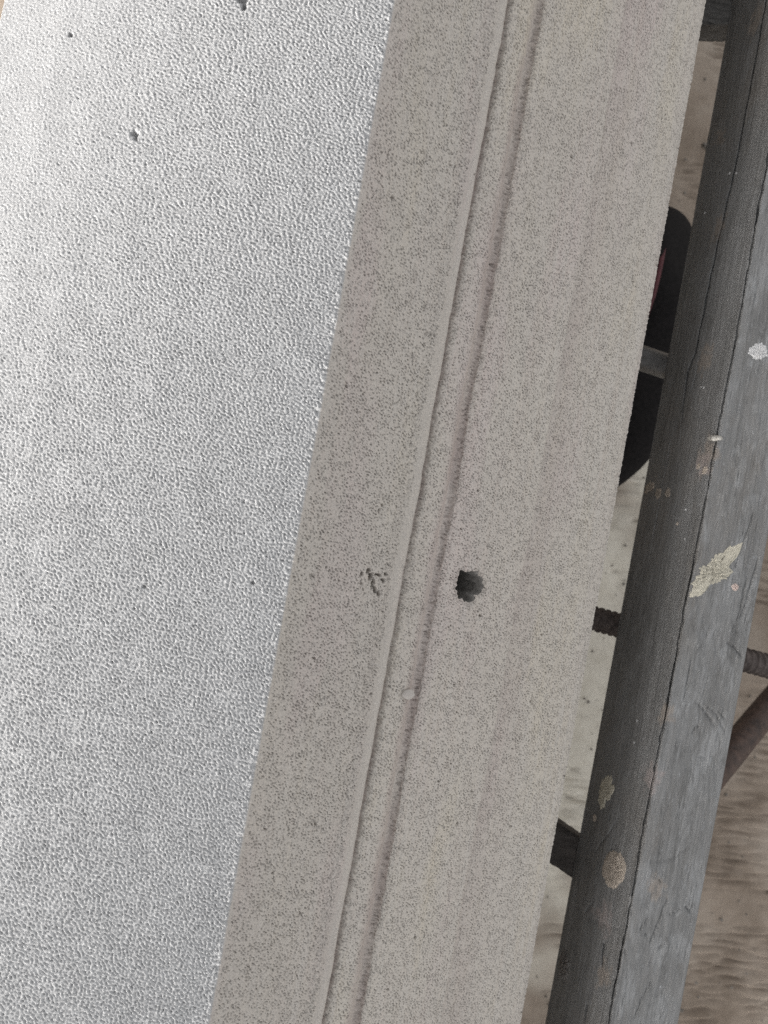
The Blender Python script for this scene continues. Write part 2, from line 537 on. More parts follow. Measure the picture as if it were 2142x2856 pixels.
# broken ticks along both sides of the groove
tick = fft_noise(NY, nS, DY, DSS, 0.0045, 0.8, (0.9, 0.35), 1.8, 36)
tmask = (smooth(0.0805, 0.082, sS) * smooth(0.090, 0.085, sS) + 0.9 * smooth(0.108, 0.111, sS) * smooth(0.121, 0.114, sS)
         + 0.6 * smooth(0.060, 0.066, sS) * smooth(0.0715, 0.070, sS))[None, :]
hS += 0.00055 * np.minimum(tick, 0.8) * tmask
rg = fft_noise(NY, 8, DY, DSS, 0.0035, 0.5, None, 1, 39)[:, :1]
hL += 0.00035 * rg * np.exp(-(sL[None, :] / 0.0016) ** 2)
hS += 0.00035 * rg * np.exp(-(ss / 0.0016) ** 2)
ed = fft_noise(NY, 8, DY, DSS, 0.010, 0.6, None, 1, 37)[:, :1]
hS -= ragged[None, :] * (0.0003 + 0.0005 * np.abs(ed))


def profile_normals(x, z):
    tx, tz = np.gradient(x), np.gradient(z)
    n = np.hypot(tx, tz)
    return -tz / n, tx / n


# full profile in order: left flank bottom -> lit (reversed) -> shaded -> right flank -> bottom
px_ = np.concatenate([lx[::-1], sx_])
pz_ = np.concatenate([lz[::-1], sz_])
nxn, nzn = profile_normals(px_, pz_)
for _ in range(2):
    nxn[1:-1] = 0.5 * nxn[1:-1] + 0.25 * (nxn[:-2] + nxn[2:])
    nzn[1:-1] = 0.5 * nzn[1:-1] + 0.25 * (nzn[:-2] + nzn[2:])
Hh = np.concatenate([hL[:, ::-1], hS], axis=1)
txx, tzz = nzn, -nxn
SHF = np.concatenate([np.zeros((NY, nL)), shift], axis=1)
GX = px_[None] + nxn[None] * Hh + txx[None] * SHF
GZ = pz_[None] + nzn[None] * Hh + tzz[None] * SHF
shade_tint_row = np.concatenate([np.zeros(nL), smooth(0.0002, 0.0016, sS)])
# flanks (few columns)
left = [(-0.18, ZB), (-0.210, ZB + 0.01), (-0.2205, 0.56), (-0.2210, 0.635)]
right = [(0.2315, 0.5455), (0.2305, 0.543), (0.2275, 0.50), (0.2250, ZB + 0.006), (0.219, ZB)]
lx2 = np.array([p[0] for p in left]); lz2 = np.array([p[1] for p in left])
rx2 = np.array([p[0] for p in right]); rz2 = np.array([p[1] for p in right])


def full_rows(GXr, GZr):
    n = len(GXr)
    return (np.concatenate([np.tile(lx2, (n, 1)), GXr, np.tile(rx2, (n, 1))], 1),
            np.concatenate([np.tile(lz2, (n, 1)), GZr, np.tile(rz2, (n, 1))], 1))


e0x, e0z = np.tile(px_, (26, 1)), np.tile(pz_, (26, 1))
RX0, RZ0 = full_rows(e0x, e0z)
RX1, RZ1 = full_rows(GX, GZ)
BX = np.concatenate([RX0, RX1, RX0]); BZ = np.concatenate([RZ0, RZ1, RZ0])
BYv = np.concatenate([yext0, yd, yext1])
NR, NC = BX.shape
V = np.stack([BX, np.repeat(BYv[:, None], NC, 1), BZ], -1)
idx = np.arange(NR * NC).reshape(NR, NC)
nxt = np.roll(idx, -1, axis=1)
bq = np.stack([idx[:-1], nxt[:-1], nxt[1:], idx[1:]], -1)[..., ::-1]
cut = np.zeros((NR - 1, NC), bool)
cut[26:26 + NY, len(left) + nL:len(left) + nL + nS] = in_hole < 0.97
bq = bq[~cut]
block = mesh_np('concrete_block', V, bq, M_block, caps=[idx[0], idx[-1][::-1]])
shade_tint = np.concatenate([np.zeros(len(left)), shade_tint_row, np.ones(len(right))])
attr(block, 'shade_tint', np.tile(shade_tint, (NR, 1)))
spk = np.zeros((NR, NC))
spk[26:26 + NY, len(left) + nL:len(left) + nL + nS] = speck * keep
attr(block, 'speck', spk)
groove_brown = np.zeros(NC); painted_shade = np.zeros(NC)
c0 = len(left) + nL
groove_brown[c0:c0 + nS] = 0.9 * smooth(0.0775, 0.0790, sS) * smooth(0.0850, 0.0836, sS) + 0.8 * smooth(0.0965, 0.1030, sS) * smooth(0.1150, 0.1125, sS) \
    + 0.42 * smooth(0.1835, 0.1860, sS) * smooth(0.215, 0.196, sS)  # browner, darker bands along the grooves
painted_shade[c0:c0 + nS] = smooth(0.0730, 0.0715, sS) + 1.5 * smooth(0.0715, 0.0730, sS) * smooth(0.082, 0.080, sS)  # first face and fillet strip darkened in colour to look more shaded
attr(block, 'groove_brown', np.tile(groove_brown, (NR, 1))); attr(block, 'painted_shade', np.tile(painted_shade, (NR, 1)))
tag(block, 'long pale grey concrete block, rough sunlit top and grooved shaded side with a round hole', 'concrete block')


def lump(name, mat, centre, radii, axes, seed, parent=None, nu=28, nv=18, rough=0.12, power=1.0):
    """uneven closed pebble-like body"""
    r = np.random.default_rng(seed)
    u = np.linspace(0, 2 * np.pi, nu, endpoint=False)
    v = np.linspace(0, np.pi, nv)
    U, Vv = np.meshgrid(u, v)
    d = np.stack([np.sin(Vv) * np.cos(U), np.sin(Vv) * np.sin(U), np.cos(Vv)], -1)
    d = np.sign(d) * np.abs(d) ** power
    rad = np.ones(U.shape)
    for k in range(10):
        w = r.standard_normal(3) * (1.2 + 0.5 * k)
        rad = rad + rough / (1 + 0.35 * k) * np.sin(d @ w + r.uniform(0, 6.28))
    P = d * rad[..., None] * np.array(radii)
    ax = np.array(axes)
    P = P @ ax + np.array(centre)
    idx = np.arange(nu * nv).reshape(nv, nu)
    q = np.stack([idx[:-1], np.roll(idx, -1, 1)[:-1], np.roll(idx, -1, 1)[1:], idx[1:]], -1)[..., ::-1]
    return mesh_np(name, P, q, mat, parent)


def cavity():
    """rough inside of the hole, opening on the moulded face"""
    r = np.random.default_rng(17)
    na, nd = 72, 26
    th = np.linspace(0, 2 * np.pi, na, endpoint=False)
    dep = np.linspace(0, 1, nd)
    c = np.array(block_point(HS0, HY0))
    a = math.radians(27)
    t, n = np.array([math.cos(a), 0, -math.sin(a)]), np.array([math.sin(a), 0, math.cos(a)])
    ph = r.uniform(0, 6.28, 8)
    P = []
    for d in dep:
        k = 1.06 - 0.20 * d if d < 0.75 else (1.06 - 0.15) * math.sqrt(max(0.0, 1 - ((d - 0.75) / 0.25) ** 2)) + 0.01
        rad = hole_radius(th, k) * (1 + (0.04 * np.sin(4 * th + 9 * d + ph[0]) + 0.03 * np.sin(9 * th - 14 * d + ph[1]) + 0.02 * r.standard_normal(na)) * min(1, 4 * d))
        s_, y_ = rad * np.cos(th), rad * np.sin(th) / 1.12
        P.append(c + s_[:, None] * t + y_[:, None] * np.array([0, 1.0, 0]) - (0.0012 + 0.042 * d) * n)
    P = np.concatenate(P)
    idx = np.arange(na * nd).reshape(nd, na)
    q = np.stack([idx[:-1], np.roll(idx, -1, 1)[:-1], np.roll(idx, -1, 1)[1:], idx[1:]], -1)
    o = mesh_np('drilled_hole', P, q, mat_simple('hole_shade_lining', (0.20, 0.19, 0.175), (0.34, 0.32, 0.30), 300, 0.95), block, caps=[idx[-1]])  # lining coloured darker to deepen the shade inside the hole
    o['label'] = 'deep ragged round hole'


def block_point(s, y, off=0.0):
    x, z = resample(SH, np.array([s]))
    a = math.radians(27)
    return (float(x[0]) + math.sin(a) * off, y, float(z[0]) + math.cos(a) * off)


cavity()
a27 = math.radians(27)
ax27 = [(math.cos(a27), 0, -math.sin(a27)), (0, 1, 0), (math.sin(a27), 0, math.cos(a27))]
lump('embedded_pebble', mat_simple('pebble_grey', (0.33, 0.30, 0.275), (0.42, 0.39, 0.36), 300, 0.8), block_point(0.1015, -0.1122, 0.0008),
     (0.0050, 0.0032, 0.0024), ax27, 3, block, rough=0.05)['label'] = 'smooth grey pebble stuck in the groove'

# ------------------------------------------------------------------ timber beam
TX, TZ0, TZ1, TW = 0.3062, ZB, 0.5400, 0.0551
LF, TF = TZ1 - TZ0, TW            # face lengths
DT = 0.00075
sT = np.arange(0.0009, LF + TF, DT)
yt = np.arange(-0.43, 0.60, 0.0018)
NYT, NT = len(yt), len(sT)
R = 0.0009                        # arris rounding


def timber_xz(s):
    s = np.asarray(s, float)
    x = np.where(s < LF, TX, TX + (s - LF))
    z = np.where(s < LF, TZ0 + s, TZ1)
    t = np.clip((s - (LF - R)) / (2 * R), 0, 1) * (np.pi / 2)
    on = (s > LF - R) & (s < LF + R)
    x = np.where(on, TX + R - R * np.cos(t), x)
    z = np.where(on, TZ1 - R + R * np.sin(t), z)
    ang = np.clip((s - (LF - R)) / (2 * R), 0, 1) * (np.pi / 2)
    return x, z, -np.cos(ang), np.sin(ang)


tx0, tz0, tnx, tnz = timber_xz(sT)
S, Yt = np.meshgrid(sT, yt)
gr = fft_noise(NYT, NT, 0.0018, DT, 0.0045, 0.6, (0.0, 1.0), 14, 51)
gr2 = fft_noise(NYT, NT, 0.0018, DT, 0.0025, 0.4, (0.03, 1.0), 7, 52)
lw = low_noise(NYT, NT, 0.0018, DT, 0.05, 53)
wob = low_noise(NYT, NT, 0.0018, DT, 0.012, 54)
hT = 0.00010 * gr + 0.00007 * gr2 + 0.00018 * lw
onTop = smooth(LF - 0.001, LF + 0.001, S)
hT += onTop * 0.00012 * gr2


def groove(h, pts, w, d, seed, wobble=0.0006, taper=True):
    p = np.array(pts, float)
    r = np.random.default_rng(seed)
    # densify with small wander
    L = np.concatenate([[0], np.cumsum(np.hypot(*np.diff(p, axis=0).T))])
    n = max(8, int(L[-1] / 0.004))
    t = np.linspace(0, L[-1], n)
    q = np.stack([np.interp(t, L, p[:, 0]) + r.standard_normal(n) * wobble * 0.5, np.interp(t, L, p[:, 1])], 1)
    best = np.full(h.shape, 9.0)
    tt = np.zeros(h.shape)
    for i in range(n - 1):
        a, b = q[i], q[i + 1]
        m = (S > min(a[0], b[0]) - 4 * w) & (S < max(a[0], b[0]) + 4 * w) & (Yt > min(a[1], b[1]) - 4 * w) & (Yt < max(a[1], b[1]) + 4 * w)
        ii = np.nonzero(m)
        if not len(ii[0]):
            continue
        ds, dy_ = S[ii] - a[0], Yt[ii] - a[1]
        ab = b - a
        l2 = max(1e-12, ab @ ab)
        k = np.clip((ds * ab[0] + dy_ * ab[1]) / l2, 0, 1)
        dist = np.hypot(ds - k * ab[0], dy_ - k * ab[1])
        cur = best[ii]
        up = dist < cur
        best[ii] = np.where(up, dist, cur)
        tt[ii] = np.where(up, (i + k) / (n - 1), tt[ii])
    env = np.minimum(1, 6 * np.minimum(tt, 1 - tt)) if taper else 1.0
    return h - d * env * np.clip(1 - best / w, 0, 1)


CR = {
    'a': ([(0.0644, 0.60), (0.0644, 0.4851), (0.064, 0.4023), (0.0621, 0.3242), (0.0589, 0.3074), (0.0553, 0.2527), (0.0526, 0.183), (0.0449, 0.1683), (0.0475, 0.1372), (0.0519, 0.1183), (0.0584, 0.0935)], 0.0016, 0.008),
    'a2': ([(0.0607, 0.18), (0.0594, 0.1574), (0.0555, 0.1483)], 0.0012, 0.002),
    'b': ([(0.0371, 0.111), (0.036, 0.0761), (0.037, 0.0012)], 0.0010, 0.0008),
    'c': ([(0.1501, 0.0148), (0.1483, 0.0056)], 0.0010, 0.0015),
    'd': ([(0.1660, 0.02), (0.1616, -0.0266), (0.1572, -0.0406)], 0.0011, 0.0015),
    'e': ([(0.1556, 0.0536), (0.1492, 0.0136)], 0.0011, 0.0014),
    'f': ([(0.1594, 0.0032), (0.1588, -0.029), (0.1536, -0.0517)], 0.0010, 0.0013),
    'g': ([(0.1512, -0.0533), (0.1598, -0.0558), (0.1681, -0.0635)], 0.0013, 0.0018),
    'h': ([(0.1267, -0.0663), (0.1344, -0.0573), (0.1363, -0.0391)], 0.0010, 0.0011),
    'i': ([(0.1259, -0.0689), (0.127, -0.0892), (0.126, -0.1047)], 0.0010, 0.0013),
    'j': ([(0.1349, -0.1021), (0.1441, -0.1083), (0.156, -0.1206)], 0.0019, 0.0014),
    'k': ([(0.1419, -0.1035), (0.1538, -0.1094), (0.1664, -0.1255)], 0.0012, 0.0011),
    'l': ([(0.1545, -0.1061), (0.1642, -0.1143)], 0.0012, 0.0013),
    'm': ([(0.1372, -0.1286), (0.1425, -0.1207)], 0.0010, 0.0013),
    'n': ([(0.1416, -0.1446), (0.1513, -0.1457), (0.1603, -0.1431)], 0.0011, 0.0011),
    'o': ([(0.1179, -0.2311), (0.1282, -0.233), (0.1437, -0.2265), (0.1584, -0.2117)], 0.0016, 0.0010),
    'p': ([(0.1431, -0.2586), (0.1388, -0.2783), (0.1348, -0.2993)], 0.0012, 0.0018),
    'q': ([(0.13, -0.2743), (0.1235, -0.2891)], 0.0010, 0.0013),
    'r': ([(0.1457, -0.2723), (0.1518, -0.269), (0.1549, -0.2641)], 0.0011, 0.0015),
    's': ([(0.1582, -0.2637), (0.1645, -0.2681)], 0.0014, 0.0018),
    't': ([(0.0662, -0.2219), (0.052, -0.2436), (0.0335, -0.2665)], 0.0011, 0.0012),
    'u': ([(0.0368, -0.3212), (0.0706, -0.3077), (0.1118, -0.2918)], 0.0014, 0.0010),
    'v': ([(0.0517, -0.2973), (0.0378, -0.3192)], 0.0013, 0.0012),
    'w': ([(0.0814, -0.3163), (0.083, -0.3274), (0.086, -0.3376)], 0.0020, 0.005),
    'x': ([(0.0722, -0.3751), (0.0753, -0.3893)], 0.0024, 0.005),
    'y': ([(0.1443, -0.3212), (0.1363, -0.3426), (0.1328, -0.3596)], 0.0012, 0.0015),
    'z': ([(0.1422, -0.2997), (0.1473, -0.2946)], 0.0013, 0.0015),
}
hC = np.zeros(S.shape)
for i, (k, (pts, w, d)) in enumerate(CR.items()):
    if k in ('a', 'a2', 'b', 't', 'u', 'v', 'w', 'x'):
        hC = np.minimum(hC, groove(np.zeros(S.shape), pts, w, max(d, 0.0025), 300 + i))
    else:
        hT = groove(hT, pts, 0.9 * w, 1.1 * d, 300 + i)
# split running along the arris, opening and closing
ar = [(LF - 0.0022 + 0.0009 * math.sin(9 * y) + 0.0006 * math.sin(41 * y), y) for y in np.linspace(-0.43, 0.60, 60)]
split = groove(np.zeros(S.shape), ar, 0.0017, 0.0090, 400, 0.0008, False)
mod = 0.6 + 0.4 * smooth(-0.3, 0.6, np.interp(yt, np.linspace(-0.43, 0.6, 40), r.standard_normal(40)))[:, None]
hC = np.minimum(hC, split * mod)
# splintered bit of the arris
spl = np.clip(fft_noise(NYT, NT, 0.0018, DT, 0.006, 0.5, (0, 1), 3, 55) - 0.9, 0, 1.2)
hT -= 0.0011 * spl * smooth(LF - 0.010, LF - 0.002, S) * smooth(LF + 0.004, LF, S)
# soft dents
for i in range(26):
    hT = dent(hT, S, Yt, r.uniform(0.004, 0.165), r.uniform(-0.42, 0.58), r.uniform(0.002, 0.006), r.uniform(0.002, 0.008), r.uniform(0.0002, 0.0008), 500 + i, 0.8)
for i, (s0, y0c, d) in enumerate([(0.0523, -0.2252, 0.003), (0.1338, -0.2462, 0.002), (0.131, -0.29, 0.0015)]):
    hT = dent(hT, S, Yt, s0, y0c, 0.0018, 0.0018, d, 540 + i, 0.6)


def blot(poly, seed, soft=0.35):
    p = np.array(poly)
    c = p.mean(0)
    ang = np.arctan2(p[:, 1] - c[1], p[:, 0] - c[0])
    o = np.argsort(ang)
    rad = np.hypot(*(p - c).T)[o]
    a = ang[o]
    A_ = np.arctan2(Yt - c[1], S - c[0])
    Rr = np.interp(A_, np.concatenate([[a[-1] - 2 * np.pi], a, [a[0] + 2 * np.pi]]), np.concatenate([[rad[-1]], rad, [rad[0]]]))
    d = np.hypot(S - c[0], Yt - c[1]) / np.maximum(Rr, 1e-4)
    return smooth(1.15, 1.15 - soft * 2, d + 0.22 * wob + 0.10 * gr2)


brown = np.zeros(S.shape); scuff = np.zeros(S.shape); pink = np.zeros(S.shape)
for i, pl in enumerate([
        [(0.0864, 0.0861), (0.0963, 0.1016), (0.1101, 0.1039), (0.1158, 0.096), (0.1146, 0.0781), (0.0989, 0.0753)],
        [(0.058, 0.1745), (0.0673, 0.1871), (0.0822, 0.1817), (0.0826, 0.1677), (0.0649, 0.1613)],
        [(0.1085, -0.1274), (0.1116, -0.1073), (0.1151, -0.1076), (0.1129, -0.1248)],
        [(0.1242, -0.2507), (0.1267, -0.2427), (0.135, -0.2442), (0.1398, -0.2551), (0.1331, -0.2624), (0.127, -0.258)],
        [(0.0158, 0.3955), (0.028, 0.391), (0.0344, 0.3792), (0.0231, 0.3817)],
        [(0.052, 0.49), (0.05, 0.46), (0.058, 0.465), (0.058, 0.485)],
        [(0.045, 0.30), (0.05, 0.28), (0.06, 0.285), (0.057, 0.305)],
        [(0.0801, -0.3508), (0.0833, -0.3353), (0.1034, -0.3292), (0.0941, -0.3444)]]):
    brown = np.maximum(brown, blot(pl, i))
for pl in ([(0.1042, -0.1806), (0.1015, -0.1595), (0.1117, -0.1572), (0.1128, -0.1811)], [(0.088, 0.083), (0.10, 0.09), (0.113, 0.083), (0.10, 0.075)],
           [(0.0501, -0.3095), (0.0666, -0.2989), (0.09, -0.2913), (0.0892, -0.297), (0.0641, -0.3086)]):
    pink = np.maximum(pink, blot(pl, 1))
sc = low_noise(NYT, NT, 0.0018, DT, 0.03, 56, (0, 1), 2.5)
scuff = smooth(0.35, 1.9, sc + 0.55 * gr2 + 0.6 * onTop * smooth(0.0, 0.35, Yt) ) * (0.35 + 0.65 * onTop)
for pl in ([(0.150, -0.285), (0.157, -0.305), (0.165, -0.31), (0.163, -0.285)], [(0.126, -0.268), (0.136, -0.262), (0.139, -0.268), (0.128, -0.275)],
           [(0.14, 0.17), (0.169, 0.165), (0.169, 0.20), (0.145, 0.195)], [(0.148, 0.056), (0.158, 0.058), (0.160, 0.066), (0.15, 0.066)]):
    scuff = np.maximum(scuff, 0.85 * blot(pl, 2))

endf = smooth(LF + TF - 0.0005, LF + TF - 0.004, S)
hT = hT * endf
tGX = tx0[None] + tnx[None] * hT - 0.50 * hC      # checks slant down into the timber
tGZ = tz0[None] + tnz[None] * hT + 0.87 * hC
# side and underside
bx2 = np.array([TX + TW + 0.0002, TX + TW + 0.0009, TX + TW + 0.0010, TX + TW + 0.0012, TX + TW - 0.002, TX + 0.003, TX + 0.0004, TX - 0.0001])
bz2 = np.array([TZ1 - 0.0003, TZ1 - 0.0010, TZ1 - 0.003, TZ0 + 0.004, TZ0, TZ0, TZ0 + 0.0001, TZ0 + 0.0006])
TYv = np.concatenate([np.linspace(-1.2, -0.44, 14), yt, np.linspace(0.61, 1.2, 12)])
def trow(gx, gz):
    n = len(gx)
    return np.concatenate([gx, np.tile(bx2, (n, 1))], 1), np.concatenate([gz, np.tile(bz2, (n, 1))], 1)
a0 = trow(np.tile(tx0, (14, 1)), np.tile(tz0, (14, 1))); a1 = trow(tGX, tGZ); a2 = trow(np.tile(tx0, (12, 1)), np.tile(tz0, (12, 1)))
TXg = np.concatenate([a0[0], a1[0], a2[0]]); TZg = np.concatenate([a0[1], a1[1], a2[1]])
bow = 0.0012 * np.sin(TYv * 3.1 + 0.4)[:, None]
NRt, NCt = TXg.shape
V = np.stack([TXg + bow, np.repeat(TYv[:, None], NCt, 1), TZg], -1)
idx = np.arange(NRt * NCt).reshape(NRt, NCt)
nxt = np.roll(idx, -1, axis=1)
tq = np.stack([idx[:-1], nxt[:-1], nxt[1:], idx[1:]], -1)[..., ::-1]
timber = mesh_np('timber_beam', V, tq, M_timber, caps=[idx[0], idx[-1][::-1]])
def padT(a):
    a = np.concatenate([a, np.zeros((NYT, 8))], 1)
    return np.concatenate([np.zeros((14, NCt)), a, np.zeros((12, NCt))])
attr(timber, 'dusty', padT(onTop * (0.75 + 0.25 * np.clip(sc, -1, 1)))); attr(timber, 'brown', padT(brown)); attr(timber, 'scuff', padT(scuff)); attr(timber, 'pink', padT(pink))
tag(timber, 'weathered grey cracked timber beam spattered with mortar, running beside the concrete block', 'timber beam')


def timber_point(s, y, off):
    x, z, nx_, nz_ = timber_xz(s)
    return x + nx_ * off + 0.0012 * np.sin(y * 3.1 + 0.4), y, z + nz_ * off


def splash(name, poly, mat, thick, seed, jag=0.12):
    """ragged crust of mortar stuck on the timber"""
    r = np.random.default_rng(seed)
    p = np.array(poly)
    c = p.mean(0)
    ang = np.arctan2(p[:, 1] - c[1], p[:, 0] - c[0])
    o = np.argsort(ang)
    rad = np.hypot(*(p - c).T)[o]
    a = ang[o]
    na, nr = 96, 22
    th = np.linspace(-np.pi, np.pi, na, endpoint=False)
    R0 = np.interp(th, np.concatenate([[a[-1] - 2 * np.pi], a, [a[0] + 2 * np.pi]]), np.concatenate([[rad[-1]], rad, [rad[0]]]))
    R0 = R0 * (1 + jag * r.standard_normal(na))
    R0 = 0.6 * R0 + 0.2 * (np.roll(R0, 1) + np.roll(R0, -1))
    k = np.linspace(0.0, 1, nr)[1:] ** 0.8
    s = c[0] + R0[None] * np.cos(th)[None] * k[:, None]
    y = c[1] + R0[None] * np.sin(th)[None] * k[:, None]
    h = thick * np.clip(1.3 * (1 - k[:, None] ** 4), 0, 1) * (0.8 + 0.22 * sum(np.sin(s * r.uniform(-6000, 6000) + y * r.uniform(-6000, 6000) + r.uniform(0, 6)) for _ in range(6)) / 1.7) - 0.0004 * (k[:, None] > 0.97)
    h = np.maximum(h, -0.0004)
    h[-1] = -0.0006
    sc_, yc = c
    x, yv, z = timber_point(np.append(s.ravel(), sc_), np.append(y.ravel(), yc), np.append(h.ravel(), thick * 0.8))
    P = np.stack([x, yv, z], -1)
    n = (nr - 1) * na
    idx = np.arange(n).reshape(nr - 1, na)
    q = np.stack([idx[:-1], idx[1:], np.roll(idx, -1, 1)[1:], np.roll(idx, -1, 1)[:-1]], -1).reshape(-1, 4)
    caps = [[n, idx[0, j], idx[0, (j + 1) % na]] for j in range(na)]
    o = mesh_np(name, P, q, mat, timber, caps=caps)
    return o


splash('mortar_splash', [(0.1166, -0.0208), (0.1156, -0.0121), (0.1188, -0.005), (0.1271, 0.0064), (0.1357, 0.0167), (0.1483, 0.0245), (0.1478, 0.0144), (0.1425, 0.0057), (0.1467, 0.002), (0.1386, -0.0049), (0.1293, -0.0109), (0.1245, -0.0222)], M_cream, 0.0013, 61)['label'] = 'large slanting cream mortar smear'
splash('mortar_splash', [(0.0242, -0.2061), (0.0437, -0.1937), (0.0487, -0.201), (0.0385, -0.2136), (0.0363, -0.2246), (0.0236, -0.2211)], M_cream, 0.0010, 62)
splash('mortar_splash', [(0.0562, -0.2683), (0.0583, -0.2575), (0.0745, -0.2449), (0.0916, -0.244), (0.0966, -0.2521), (0.0905, -0.2632), (0.0785, -0.2727), (0.0645, -0.2752)], M_brownm, 0.0014, 63, 0.06)['label'] = 'oval crust of buff mortar'
splash('plaster_splash', [(0.1254, 0.1741), (0.1281, 0.1785), (0.1405, 0.181), (0.1422, 0.1753), (0.1376, 0.1716), (0.1294, 0.1716)], M_white, 0.0010, 64)['label'] = 'white plaster dab'
splash('plaster_crumb', [(0.148, -0.0077), (0.1531, -0.0069), (0.1532, -0.0107), (0.1493, -0.0114)], M_pink, 0.0010, 65, 0.05)
splash('mortar_splash', [(0.0028, 0.0627), (0.0131, 0.0691), (0.0206, 0.0676), (0.0128, 0.0626)], M_brownm, 0.0007, 66, 0.3)
splash('mortar_splash', [(0.0249, 0.0599), (0.0342, 0.0636), (0.0377, 0.058), (0.0286, 0.0574)], M_brownm, 0.0007, 67, 0.3)
splash('mortar_splash', [(0.0447, 0.0598), (0.0467, 0.0647), (0.0528, 0.0585), (0.047, 0.058)], M_brownm, 0.0007, 68, 0.3)
splash('aggregate_chip', [(0.0115, -0.3849), (0.0078, -0.3737), (0.0142, -0.3653), (0.0258, -0.3714), (0.0282, -0.3801), (0.0174, -0.3878)], M_dark_agg, 0.0012, 69, 0.25)
for i, (s0, y0c, rr) in enumerate([(0.024, -0.2375, 0.0035), (0.093, 0.082, 0.003), (0.104, 0.0785, 0.004), (0.076, 0.034, 0.002), (0.022, 0.318, 0.0012), (0.074, 0.150, 0.0011), (0.078, 0.149, 0.0013),
                                   (0.067, 0.335, 0.001), (0.055, 0.34, 0.0012), (0.085, 0.046, 0.001), (0.093, 0.022, 0.0011), (0.069, -0.135, 0.0011), (0.071, -0.153, 0.001), (0.02, 0.10, 0.001)]):
    splash('plaster_crumb', [(s0 - rr, y0c), (s0, y0c + rr * 0.8), (s0 + rr, y0c), (s0, y0c - rr * 0.8)], M_white if rr < 0.0016 else M_brownm, min(0.0008, rr * 0.5), 600 + i, 0.15)
# bent nail head on the arris
nx0, ny0, nz0 = timber_point(np.array([0.1115]), 0.1035, 0.0008)
lump('nail_head', M_nail, (float(nx0[0]), 0.1035, float(nz0[0])), (0.0058, 0.0028, 0.0016),
     [(0.72, 0.12, 0.68), (-0.1, 0.99, -0.08), (-0.69, 0, 0.72)], 9, timber, rough=0.05)

# ------------------------------------------------------------------ bars and pipes under the timber
def tube(name, a, b, rad, mat, seg=28, nl=24, wobble=0.0, ribs=None, seed=0, parent=None):
    a, b = np.array(a, float), np.array(b, float)
    d = b - a
    L = np.linalg.norm(d)
    d /= L
    up = np.array([0, 0, 1.0]) if abs(d[2]) < 0.9 else np.array([1.0, 0, 0])
    e1 = np.cross(d, up); e1 /= np.linalg.norm(e1)
    e2 = np.cross(d, e1)
    if ribs:
        nl = int(L / 0.0010)
    t = np.linspace(0, L, nl)
    th = np.linspace(0, 2 * np.pi, seg, endpoint=False)
    T, TH = np.meshgrid(t, th, indexing='ij')
    Rr = np.full(T.shape, rad)
    if ribs:
        pitch, hgt = ribs
        ph = T / pitch + 0.22 * np.sin(TH)
        fr = np.abs((ph % 1.0) - 0.5) * 2
        Rr = Rr + hgt * smooth(0.62, 0.86, fr) * np.abs(np.cos(TH)) ** 0.3
        Rr = Rr + 0.7 * hgt * np.exp(-(np.cos(TH) / 0.16) ** 2)
    if wobble:
        r_ = np.random.default_rng(seed)
        Rr = Rr * (1 + wobble * np.interp(T, np.linspace(0, L, 30), r_.standard_normal(30)))
    P = a + T[..., None] * d + (Rr * np.cos(TH))[..., None] * e1 + (Rr * np.sin(TH))[..., None] * e2
    idx = np.arange(nl * seg).reshape(nl, seg)
    q = np.stack([idx[:-1], np.roll(idx, -1, 1)[:-1], np.roll(idx, -1, 1)[1:], idx[1:]], -1)
    return mesh_np(name, P, q, mat, parent, caps=[idx[0], idx[-1][::-1]])


def line_at(p, q, x):
    t = (x - p[0]) / (q[0] - p[0])
    return p[1] + t * (q[1] - p[1])


rb0, rb1 = (0.299, -0.065), (0.458, -0.080)
zr = ZB - 0.0125
rebar = tube('rebar', (0.168, line_at(rb0, rb1, 0.168), zr), (1.05, line_at(rb0, rb1, 1.05), zr), 0.0104, M_rebar, ribs=(0.0066, 0.0017))
tag(rebar, 'rusty ribbed steel rebar crossing the gap under the timber beam', 'rebar')

pp0, pp1 = (0.287, 0.187), (0.313, 0.184)
pipe = tube('cross_pipe', (0.168, line_at(pp0, pp1, 0.168), ZB - 0.0122), (0.372, line_at(pp0, pp1, 0.372), ZB - 0.0122), 0.0118, M_galv, wobble=0.008, seed=4)
tag(pipe, 'dull grey round pipe crossing the gap over the black bag', 'pipe')


